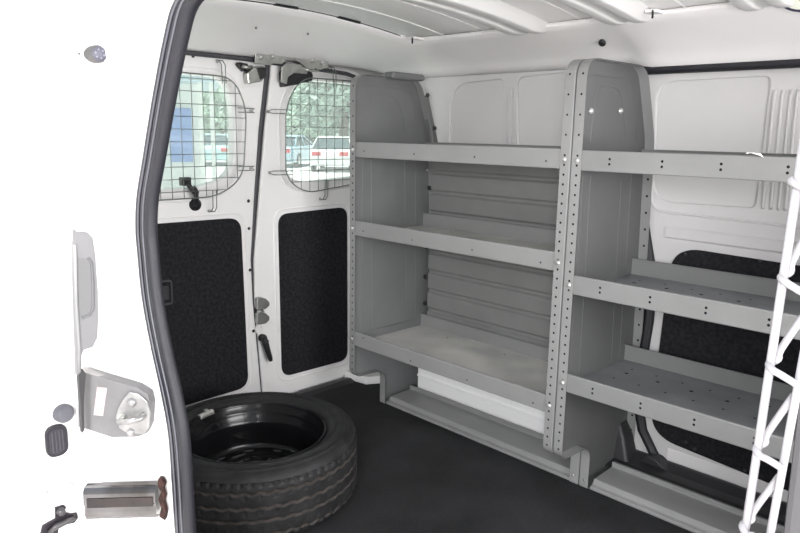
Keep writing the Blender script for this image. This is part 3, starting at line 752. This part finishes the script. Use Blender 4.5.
# ================================================================== NEAR SIDE: jamb, weatherstrip, open sliding door
spx = [(.30, 1.232), (.20, 1.222), (.138, 1.206), (.101, 1.159), (.055, 1.075), (.015, .993), (-.015, .93), (-.025, .88), (-.024, .85), (-.016, .77), (.007, .692), (.037, .616), (.054, .554), (.058, .469), (.060, .394), (.066, .30), (.08, .20), (.12, .08), (.18, -.02)]
SHIFT = -.021
def smooth(pts, k=5):
    out = []
    P = [Vector(p) for p in pts]
    for i in range(len(P)-1):
        a = P[max(i-1, 0)]; b_ = P[i]; c_ = P[i+1]; d_ = P[min(i+2, len(P)-1)]
        for j in range(k):
            t = j/k; out.append(.5*((2*b_) + (c_-a)*t + (2*a-5*b_+4*c_-d_)*t*t + (3*b_-a-3*c_+d_)*t**3))
    out.append(P[-1]); return out
sc = smooth(spx)
b = MB()
b.tube([(p.x-.017, -1.102, p.y) for p in sc], .0105, SEALB, 14)
b.tube([(p.x-.029, -1.108, p.y) for p in sc], .0062, SEALG, 12)
b.tube([(p.x-.038, -1.113, p.y) for p in sc], .0048, SEALG, 10)
SEALHI = mat('seal_highlight', (.10, .10, .118), .35)  # thin pale beads painted as highlights along the rubber
b.tube([(p.x-.0225, -1.1125, p.y) for p in sc], .0017, SEALHI, 8)
b.tube([(p.x-.0335, -1.1155, p.y) for p in sc], .0016, SEALHI, 8)
struct(b.build('trim_18'))
# jamb: 45 degree return from the weatherstrip out towards the body side
def jx(x): return max(-.09, min(-.06, x-.086))
b = MB(); secs = []
for p in sc:
    x = p.x + SHIFT*1.6 - .007
    secs.append([(-.16, -1.086, p.y), (x, -1.086, p.y), (x+.004, -1.105, p.y), (x-.006, -1.118, p.y), ((x-.006+jx(x))/2, -1.157, p.y), (jx(x)+.004, -1.194, p.y), (jx(x), -1.197, p.y), (-.24, -1.197, p.y)])
b.sweep(secs, WHITE)
b.add([(-.16, -1.086, 1.45), (.6, -1.09, 1.45), (.6, -1.262, 1.45), (-.16, -1.3, 1.45)], [(0, 1, 2, 3)], WHITE)
jamb = struct(b.build('wall_side'))
b = MB()   # body side above the opening
b.prism([(-1.2, -1.10, 1.24), (-1.2, -1.27, 1.20), (-1.2, -1.22, 1.40), (-1.2, -1.10, 1.45)], (1.10, 0, 0), WHITE)
struct(b.build('trim_19'))
def jp(u, v, off=0., xs=None):
    n = Vector((.7071, -.7071, 0))
    z = at(u, v, (.0, -1.1, 0), n).z
    if xs is None:
        xs = min(sc, key=lambda p: abs(p.y-z)).x + SHIFT*1.6
    return at(u, v, Vector((xs-.006, -1.118, 0)) + n*off, n)
N45 = Vector((.7071, -.7071, 0)); T45 = Vector((.7071, .7071, 0))
# striker plate
XS = .025
t = thing('striker_plate', 'grey striker plate with white sticker on the white door jamb', 'striker plate', jp(118, 437, 0, XS))
b = MB(); pl = [jp(u, v, .004, XS) for (u, v) in ((78, 371), (84, 372), (105, 378.5), (137, 388), (148, 395), (150.5, 405), (150.5, 424), (147, 433), (138, 437), (112, 437.5), (84, 428.5), (78, 427))]
b.prism(pl, -N45*.022, STRIPEG); b.build('base_plate', t, bevel=.0008)
b = MB(); b.prism([jp(u, v, .0045, XS) for (u, v) in ((97, 387), (107, 388), (103, 416), (93.5, 415))], -N45*.0005, LABELP); part(b.build('sticker', t), 'white sticker')
b = MB(); b.prism([jp(u, v, .0085, XS) for (u, v) in ((129, 392), (138, 394), (147.5, 402), (150, 413), (149, 428), (143, 434.5), (127, 433.5), (119, 428.5), (115, 418), (118, 408), (123, 399))], -N45*.0045, JAMBZ); b.build('raised_plate', t, bevel=.0015)
for (u, v, r) in ((132, 402.5, .0075), (131, 432, .0062)):
    b = MB(); b.lathe([(.0001, .006), (r*.55, .006), (r*.8, .0045), (r, .002), (r, 0)], jp(u, v, .0085, XS), N45, JAMBZ, 16); b.build('screw', t)
b = MB(); a1 = jp(122, 419, .012, XS); a2 = jp(143, 416, .012, XS)
b.tube([a1 - N45*.008, a1 + N45*.012, a1.lerp(a2, .5) + N45*.016, a2 + N45*.012, a2 - N45*.008], .0048, JAMBZ, 10); b.build('striker_loop', t)
b = MB(); b.disc(jp(122, 418, .0093, XS), N45, .0075, ZINC, 16); b.disc(jp(122.5, 418.5, .0096, XS), N45, .004, HOLE, 12); b.build('striker_hole', t)
# worn guide rail set in the jamb
t = thing('guide_rail', 'short worn steel guide rail with a rusty end, set in the white jamb', 'guide rail', jp(125, 516, 0, .035))
XS2 = .027
prf = [(0, -.0), (.012, -.001), (.017, -.006), (.018, -.014), (.0185, -.024), (.015, -.030), (.0155, -.034), (.017, -.042), (.013, -.050), (0, -.052)]
A_ = jp(87.5, 483, .001, XS2); B_ = jp(158.5, 481, .001, XS2); b = MB()
hgt = (jp(120, 482, .001, XS2).z - jp(120, 515, .001, XS2).z)
secs = [[P + N45*o_ + Z*(z*hgt/.052) for o_, z in prf] for P in (A_, A_.lerp(B_, .5), B_)]
b.sweep(secs, STEEL, True); b.build('rail', t)
b = MB(); j_ = [(158, 479), (162, 480), (164.5, 485), (163, 490), (165, 497), (163.5, 503), (166, 512), (165, 521), (159, 517), (161, 508), (158, 500), (160.5, 492), (157, 486)]
b.prism([jp(u, v, .012, XS2) for u, v in j_], -N45*.012, RUST); part(b.build('rusty_end', t, bevel=.001), 'rusty broken edge')
b = MB(); ra = A_.lerp(B_, .05)+N45*.0188-Z*hgt*.30; rb_ = A_.lerp(B_, .97)+N45*.0188-Z*hgt*.30
b.prism([ra, rb_, rb_-Z*hgt*.27, ra-Z*hgt*.27], N45*.0008, mat('rail_rust_band', (.04, .029, .026), .5, .2, col2=(.018, .017, .018), nscale=30)); part(b.build('worn_band', t), 'brown worn band along the rail')
# round stop at the top of the jamb
c = at(92, 55, (-.045, -1.165, 1.14), N45)
t = thing('door_stop', 'small round grey door stop high on the white jamb', 'door stop', c)
ax = (Vector((.97, -.05, -.02))).normalized()
b = MB(); b.lathe([(.0001, .032), (.0100, .032), (.0122, .029), (.0142, .006), (.0195, .001), (.0195, -.02)], c, ax, mat('stop_white', (.09, .087, .087), .5), 24); b.build('body', t)
b = MB(); b.lathe([(.0001, .0335), (.0102, .0332), (.0102, .030)], c, ax, mat('stop_grey', (.09, .09, .12), .5), 18)
for k in range(6):
    a = PI*k/3; e1 = ax.orthogonal().normalized(); e2 = ax.cross(e1); q = c + ax*.0345 + (e1*math.cos(a)+e2*math.sin(a))*.006; b.dome(q - ax*.001, ax, .0014, .001, mat('stop_dot', (.22, .22, .25), .4) if k == 0 else bpy.data.materials['stop_dot'], 6)
part(b.build('face', t), 'grey round face with a star of dots')

# open sliding door: front edge, seen end-on, outside the body
XF = -.165
de = [(-1.172, 1.5), (-1.172, .90), (-1.179, .66), (-1.188, .35), (-1.19, -.3)]
b = MB(); secs = []
for (y, z) in de:
    secs.append([(XF-.9, y-.01, z), (XF-.02, y-.01, z), (XF-.004, y-.003, z), (XF, y-.012, z), (XF, y-.16, z), (XF-.02, y-.185, z), (XF-.9, y-.185, z)])
b.sweep(secs, WHITE, True); door3 = struct(b.build('door_3', bevel=0))
ty = lambda u, v: atx(u, v, XF)
# inner pull handle
hx = -.045
def hp(u, v, d=0.): return atx(u, v, hx+d)
b = MB()
out_ = [hp(u, v) for u, v in ((75, 229), (77, 232), (88, 232.5), (93, 238), (95.5, 255), (98, 290), (98.5, 318), (97.5, 338), (93, 347), (84, 350), (82, 355), (81.5, 372), (77.5, 376), (76, 330), (74.5, 280), (74.5, 250))]
b.prism(out_, (-.012, 0, 0), PLGREY); ho = b.build('pull_handle', door3, bevel=.003, seg=3); part(ho, 'grey plastic pull handle with a recessed grip')
pk = [hp(u, v, .0006) for u, v in ((78, 258), (88, 258), (91.5, 263), (93, 285), (93, 308), (89.5, 315), (82, 318), (79, 319), (78, 290))]
b = MB(); b.prism(pk, (-.0012, 0, 0), mat('grip_recess', (.14, .14, .143), .6)); b.tube(pk[1:-2], .0022, mat('grip_edge', (.12, .12, .125), .5), 8); b.tube([hp(74.8, 245, .001), hp(76.2, 300, .001), hp(79, 345, .001), hp(79.5, 372, .001)], .0025, mat('grip_edge2', (.22, .22, .225), .5), 8)
b.build('grip', ho)
b = MB(); b.prism([hp(u, v, -.001) for u, v in ((78.5, 372), (82.5, 369), (86, 374), (84, 400), (84.5, 430), (82.5, 433))], (-.01, 0, 0), mat('edge_gap_dark', (.03, .028, .03), .6)); part(b.build('edge_gap', door3), 'dark gap at the door edge')  # dark strip along the gap at the door edge
# rubber buffers, latch and screws on the door edge
c = ty(62, 413); b = MB(); b.lathe([(.0001, .018), (.013, .018), (.0155, .014), (.0165, .0)], c - X*.006 + Y*.0, (.97, .24, 0), mat('buffer_grey', (.09, .09, .105), .5), 24); b.dome(c + X*.0115 + Y*.003, (.97, .24, 0), .0135, .0012, mat('buffer_grey_light', (.11, .11, .13), .5), 20); part(b.build('buffer', door3), 'round grey rubber buffer')
c = ty(56, 440); ov = rpoly([(-.0175, -.028), (.0175, -.028), (.0175, .028), (-.0175, .028)], .017, 6)
b = MB(); b.prism([(c.x+.006, c.y+p[0], c.z+p[1]) for p in ov], (-.01, 0, 0), mat('buffer_dark', (.015, .013, .02), .5))
ov2 = rpoly([(-.0115, -.022), (.0115, -.022), (.0115, .022), (-.0115, .022)], .011, 6)
b.prism([(c.x+.0075, c.y+p[0]-.001, c.z+p[1]) for p in ov2], (-.003, 0, 0), mat('buffer_inner', (.03, .028, .036), .5))
for k in range(4): b.box((c.x+.005, c.y-.009+k*.0055, c.z-.018), (c.x+.0092, c.y-.0068+k*.0055, c.z+.018), mat('buffer_rib%d' % k, (.06, .055, .07), .5))
part(b.build('ribbed_buffer', door3, bevel=.001), 'dark oval ribbed buffer')
for (u, v) in ((42, 495.5), (67.5, 487)):
    c = ty(u, v); b = MB(); b.lathe([(.0001, .004), (.006, .004), (.0085, .0025), (.0085, 0)], c, X, WHITE, 18); b.tube([(c.x+.002, c.y+.0086*math.cos(a), c.z+.0086*math.sin(a)) for a in [2*PI*i/18 for i in range(18)]], .0008, mat('screw_edge', (.24, .24, .245), .5), 5, True); b.build('screw', door3)
for (u, v) in ((59.5, 375),):
    plug('plug', ty(u, v), X, .0035, door3, mat('pale_plug', (.55, .55, .55), .5))
LATCHG = mat('latch_grey', (.09, .085, .09), .35, .6)
lt = MB(); pts = [ty(u, v)+X*.004 for u, v in ((40, 533), (42, 525), (50, 520.5), (55, 518), (54.5, 507), (63, 504.5), (65.5, 506), (63.5, 512), (71, 513), (76.5, 512), (77.5, 517), (74, 522), (66, 524), (58, 528), (56, 540), (44, 545))]
lt.prism(pts, -X*.006, mat('latch_dark', (.025, .02, .027), .45, .3)); lo = lt.build('latch', door3, bevel=.001); part(lo, 'dark steel door latch')
b = MB(); b.tube([ty(47, 531)+X*.008, ty(54, 524)+X*.010, ty(66, 518.5)+X*.010, ty(73, 516)+X*.008], [.004, .005, .005, .004], LATCHG, 10); b.build('claw', lo)
b = MB(); b.lathe([(.0001, .01), (.006, .01), (.007, 0)], ty(59.5, 510)+X*.003, X, LATCHG, 14); b.build('pivot', lo)

# ================================================================== white wire ladder at the front of the opening
YK = -1.0
t = thing('wire_rack', 'white coated wire rack end with zigzag bracing, at the right edge', 'wire rack', aty(745, 533, YK))
def kp(u, v, dy=0.): return aty(u, v, YK+dy)
r0 = kp(800.2, 166); r1 = kp(744.5, 536); d_ = (r1-r0)
b = MB(); b.tube([r0-d_*.5, r1+d_*.5], .0034, WWIRE, 14); b.build('rail', t)
q0 = kp(799.5, 378); q1 = kp(769.5, 538); d2 = (q1-q0)
b = MB(); b.tube([q0-d2*1.6, q1+d2*1.2], .0032, WWIRE, 14); b.build('rail', t)
tips = [(792, 180), (781.5, 276), (769.5, 363), (756.5, 447), (743, 524)]
ends = [(826, 196), (815, 297), (801, 383), (786.5, 466), (772.5, 541)]
zzp = []
for k, ((u, v), (u2, v2)) in enumerate(zip(tips, ends)):
    T_ = kp(u, v); E_ = kp(u2, v2)
    pts = []
    if k > 0:
        Ep = kp(*ends[k-1]); st = Ep.lerp(T_, .22)
        pts += [st + Y*.0075, st.lerp(T_, .75) + Y*.0075]
    else: pts += [T_ + Vector((.02, .0075, .03))]
    pts += [T_ + Vector((.004, .007, .003)), T_ + Vector((0, .002, 0)), T_ + Vector((.001, -.004, -.001)), T_ + Vector((.006, -.0078, -.003)), T_.lerp(E_, .5) - Y*.008, E_ - Y*.0075]
    b = MB(); b.tube(smooth(pts, 4), .0029, WWIRE, 12); b.build('brace', t)
# grey post of the cab partition behind the wire rack
e0 = aty(794, 425, -.975); e1 = aty(781.5, 533, -.975); dd_ = (e1-e0)
bot = e1+dd_*3.4; top = e0 - dd_*((1.22-e0.z)/(e0.z-e1.z)); top.z = 1.22
b = MB(); b.prism([top, top+Vector((.20, .02, 0)), bot+Vector((.20, .02, 0)), bot], (0, .03, 0), mat('post_grey', (.09, .087, .093), .6))
b.box((bot.x, -.975, -.005), (bot.x+.2, -.925, bot.z+.002), bpy.data.materials['post_grey'])
struct(b.build('pillar', bevel=.006))


# ================================================================== OUTSIDE, seen through the rear windows
CON = mat('pale_concrete', (.61, .595, .59), .85, noise=.08, nscale=.6, bump=.2, bscale=30)
b = MB(); b.box((-90, -70, GZ-.3), (30, 80, GZ), CON)
struct(b.build('ground'))
def far(u, dist, z=GZ):
    """ground point at a horizontal distance from the door opening in the direction of photo column u"""
    d = _f + CR*((u-400)/FPX) - CU*((135-266.5)/FPX); d.z = 0; d.normalize()
    return Vector((CAM.x, CAM.y, 0)) + d*dist + Z*z
GLASSD = mat('car_glass', (.05, .08, .09), .08)
CARTY = mat('car_tyre', (.02, .02, .02), .8); TAIL = mat('tail_lamp', (.62, .03, .04), .3); HUBM = mat('wheel_cover', (.5, .5, .5), .3, .6)
def car_paint(n, c): return mat(n, c, .25, 0, coat=.6)
def make_car(loc, rz, paint, label):
    t = thing('car', label, 'car', loc, 'cars parked behind the van'); t.rotation_euler = (0, 0, rz)
    def loc_build(b, n, par=None, bevel=0.):
        o = b.build(n, None, bevel=bevel); o.parent = par or t; return o
    body = [(-2.2, .35), (-2.25, .6), (-2.15, .88), (-1.45, .95), (1.0, .97), (1.9, .80), (2.2, .66), (2.25, .4), (2.1, .25), (-2.05, .25)]
    st = [(-.86, .93), (-.84, .97), (-.7, 1.0), (.7, 1.0), (.84, .97), (.86, .93)]
    bb = rpoly(body, .12, 4); b = MB()
    secs = [[(x*k, y, .25+(z-.25)*k) for x, z in bb] for y, k in st]
    b.sweep(secs, paint, True, True); b.add(secs[0], [tuple(range(len(bb)))], paint); b.add(secs[-1], [tuple(range(len(bb)))], paint)
    loc_build(b, 'body')
    cab = rpoly([(-1.65, .93), (-1.05, 1.38), (.05, 1.41), (.95, .95)], [.03, .15, .2, .03], 5)
    stc = [(-.80, -.0), (-.62, 0), (.62, 0), (.80, 0)]
    b = MB(); secs = [[(x, y*(1-.22*max(0, (z-.93)/.48)), z) for x, z in cab] for y in (-.80, .80)]
    b.sweep(secs, GLASSD, False, True); b.add(secs[0], [tuple(range(len(cab)))], GLASSD); b.add(secs[-1], [tuple(range(len(cab)))], GLASSD)
    loc_build(b, 'windows')
    b = MB(); rf = [(-1.12, 1.365), (-1.0, 1.40), (-.5, 1.43), (.0, 1.43), (.2, 1.37)]
    b.sweep([[(x, y, z-.02*abs(y)) for x, z in rf] for y in (-.64, -.3, 0, .3, .64)], paint)
    for sy in (-1, 1):
        b.tube([(-1.66, .80*sy, .95), (-1.08, .645*sy, 1.38), (.1, .64*sy, 1.40), (.97, .80*sy, .96)], .03, paint, 6); b.tube([(-.35, .80*sy, .95), (-.35, .64*sy, 1.40)], .03, paint, 6)
    loc_build(b, 'roof')
    for sx in (-1.35, 1.35):
        for sy in (-1, 1):
            b = MB(); b.lathe([(.0001, .09), (.2, .09), (.2, .1), (.31, .1), (.33, .06), (.33, -.08), (.2, -.08)], (sx, .77*sy, .33), (0, sy, 0), CARTY, 24); w = loc_build(b, 'wheel')
            b = MB(); b.lathe([(.0001, .112), (.08, .112), (.19, .098), (.2, .09)], (sx, .77*sy, .33), (0, sy, 0), HUBM, 20); loc_build(b, 'wheel_cover', w)
    for sy in (-1, 1):
        b = MB(); b.box((-2.235, .55*sy-.18, .66), (-2.08, .55*sy+.18, .82), TAIL); loc_build(b, 'tail_lamp', None, .02)
    return t
make_car(far(290, 33), 2.2, car_paint('pale_blue_paint', (.42, .60, .72)), 'pale blue parked car, at the left in the right rear window')
make_car(far(336, 30), 2.35, car_paint('white_car_paint', (.8, .8, .8)), 'white parked car, at the right in the right rear window')
make_car(far(213, 34), 2.6, car_paint('light_teal_paint', (.45, .66, .68)), 'light teal parked car seen through the left rear window')
# small lot building with a blue panel
DB = 15.0; bl = far(186, DB)
t = thing('building', 'pale building with a blue panel and grey roof edge, through the left rear window', 'building', bl)
vd = Vector((bl.x-CAM.x, bl.y-CAM.y, 0)).normalized(); sd = Vector((vd.y, -vd.x, 0))
t.rotation_euler = (0, 0, math.atan2(sd.y, sd.x)); k_ = DB/FPX*1.0
def lb(b, n, bevel=0.): o = b.build(n, None, bevel=bevel); o.parent = t; return o
BW = mat('building_wall', (.68, .70, .68), .8); BB = mat('blue_panel', (.10, .22, .55), .5); BF = mat('grey_fascia', (.30, .42, .48), .6)
b = MB(); b.box((-1.2, .3, 0), (.35, 3, 2.55), BW); lb(b, 'wall')
b = MB(); b.box((-1.4, -.5, 2.55), (.75, 3.1, 2.82), BF); lb(b, 'roof_edge', .02)
b = MB(); b.box((-.33, .22, .95), (.12, .32, 2.05), BB); lb(b, 'blue_panel', .01)
for xx in (-.52, .30, .52):
    b = MB(); b.box((xx-.04, -.3, 0), (xx+.04, -.22, 2.56), BW); lb(b, 'post', .01)
b = MB(); b.box((-1.0, .24, 1.0), (-.55, .31, 2.0), mat('building_window', (.15, .2, .22), .2)); lb(b, 'window')
# trees
LEAFS = [mat('leaf_green_%s' % n, c, .7, col2=c2, nscale=2.5) for n, c, c2 in (('deep', (.24, .34, .28), (.42, .54, .46)), ('mid', (.32, .43, .35), (.52, .64, .54)), ('light', (.36, .48, .37), (.56, .67, .55)))]
BARK = mat('tree_bark', (.12, .09, .07), .9, noise=.3, nscale=12)
def tree(p, h, w, m, label, seed):
    rnd = random.Random(seed)
    t = thing('tree', label, 'tree', p, 'trees behind the parking lot')
    b = MB(); b.tube([p, p+Vector((.1, .05, h*.25)), p+Vector((-.05, .1, h*.55))], [h*.035, h*.028, h*.015], BARK, 8)
    for k in range(4):
        a = k*1.6; b.tube([p+Z*h*.3, p+Vector((math.cos(a)*w*.3, math.sin(a)*w*.3, h*.55))], [h*.015, h*.006], BARK, 6)
    b.build('trunk', t)
    blobs = [(rnd.uniform(-.32, .32)*w, rnd.uniform(-.32, .32)*w, h*rnd.uniform(.32, .82), w*rnd.uniform(.2, .32)) for _ in range(13)] + [(0, 0, h*.55, w*.36), (0, 0, h*.8, w*.25)]
    b = MB()
    for _ in range(4200):
        x, y, z, r = rnd.choice(blobs)
        d = Vector((rnd.gauss(0, 1), rnd.gauss(0, 1), rnd.gauss(0, 1))).normalized()*r*rnd.uniform(.55, 1.05)**.5
        c = p + Vector((x, y, z)) + d*Vector((1, 1, .9)).length/1.68
        n = Vector((rnd.gauss(0, 1), rnd.gauss(0, 1), rnd.gauss(0, 1))).normalized(); e1 = n.orthogonal().normalized(); e2 = n.cross(e1); s_ = rnd.uniform(.16, .34)
        b.add([c-e1*s_, c-e2*s_*.55, c+e1*s_, c+e2*s_*.55], [(0, 1, 2, 3)], m)
    b.build('foliage', t, fixn=False)
tree(far(343, 43.2), 9.3, 7.75, LEAFS[0], 'dense dark green tree filling the upper right of the right rear window', 1)
tree(far(303, 56), 4.3, 6.0, LEAFS[1], 'lower mid green tree left of the dense tree in the right rear window', 2)
tree(far(322, 68.8), 8.68, 8.68, LEAFS[1], 'hazy green tree rising behind the lower tree in the right rear window', 6)
tree(far(400, 70), 9.61, 7.13, LEAFS[2], 'light green tree partly hidden behind the grey shelving end', 3)
tree(far(222, 65.6), 5.27, 7.13, LEAFS[1], 'small green tree right of the pale building in the left rear window', 4)
tree(far(258, 81.6), 7.13, 7.75, LEAFS[2], 'light green tree hidden mostly behind the rear door seam', 5)

# ================================================================== light
w = bpy.data.worlds.new('sky'); scene.world = w; w.use_nodes = True
nt = w.node_tree; bg = nt.nodes['Background']
tc = nt.nodes.new('ShaderNodeTexCoord'); sep = nt.nodes.new('ShaderNodeSeparateXYZ'); rp = nt.nodes.new('ShaderNodeValToRGB')
nt.links.new(tc.outputs['Generated'], sep.inputs[0]); nt.links.new(sep.outputs['Z'], rp.inputs['Fac'])
rp.color_ramp.elements[0].position = 0; rp.color_ramp.elements[0].color = (1, 1, .99, 1)
rp.color_ramp.elements[1].position = .7; rp.color_ramp.elements[1].color = (.82, .90, 1, 1)
nt.links.new(rp.outputs['Color'], bg.inputs['Color']); bg.inputs['Strength'].default_value = 1.0
sl = bpy.data.lights.new('sun', 'SUN'); so = bpy.data.objects.new('sun', sl); COL.objects.link(so)
sl.energy = 9.0; sl.angle = .02; sl.color = (1, .96, .90)
so.rotation_euler = Vector((.06, .14, -1)).to_track_quat('-Z', 'Y').to_euler()
al = bpy.data.lights.new('windshield_daylight', 'AREA'); ao = bpy.data.objects.new('windshield_daylight', al); COL.objects.link(ao)
al.shape = 'RECTANGLE'; al.size = 1.4; al.size_y = .75; al.energy = 44; al.color = (1, .985, .985)
ao.location = (1.72, -.65, .95); ao.rotation_euler = Vector((-1, 0, .25)).to_track_quat('-Z', 'Y').to_euler()
fl = bpy.data.lights.new('fill_behind_camera', 'AREA'); fo = bpy.data.objects.new('fill_behind_camera', fl); COL.objects.link(fo)  # added fill disc behind the camera, brightens the van interior
fl.shape = 'DISK'; fl.size = .7; fl.energy = 72
fo.location = (1.55, -2.65, 1.28); fo.rotation_euler = (Vector((-.5, .1, .75))-fo.location).to_track_quat('-Z', 'Y').to_euler()
scene.view_settings.view_transform = 'Standard'; scene.view_settings.look = 'None'; scene.view_settings.exposure = 0
scene.cycles.use_denoising = True
try: scene.cycles.denoiser = 'OPENIMAGEDENOISE'
except Exception: pass
scene.cycles.max_bounces = 10; scene.cycles.diffuse_bounces = 6; scene.cycles.transparent_max_bounces = 12
scene.cycles.caustics_reflective = False; scene.cycles.caustics_refractive = False
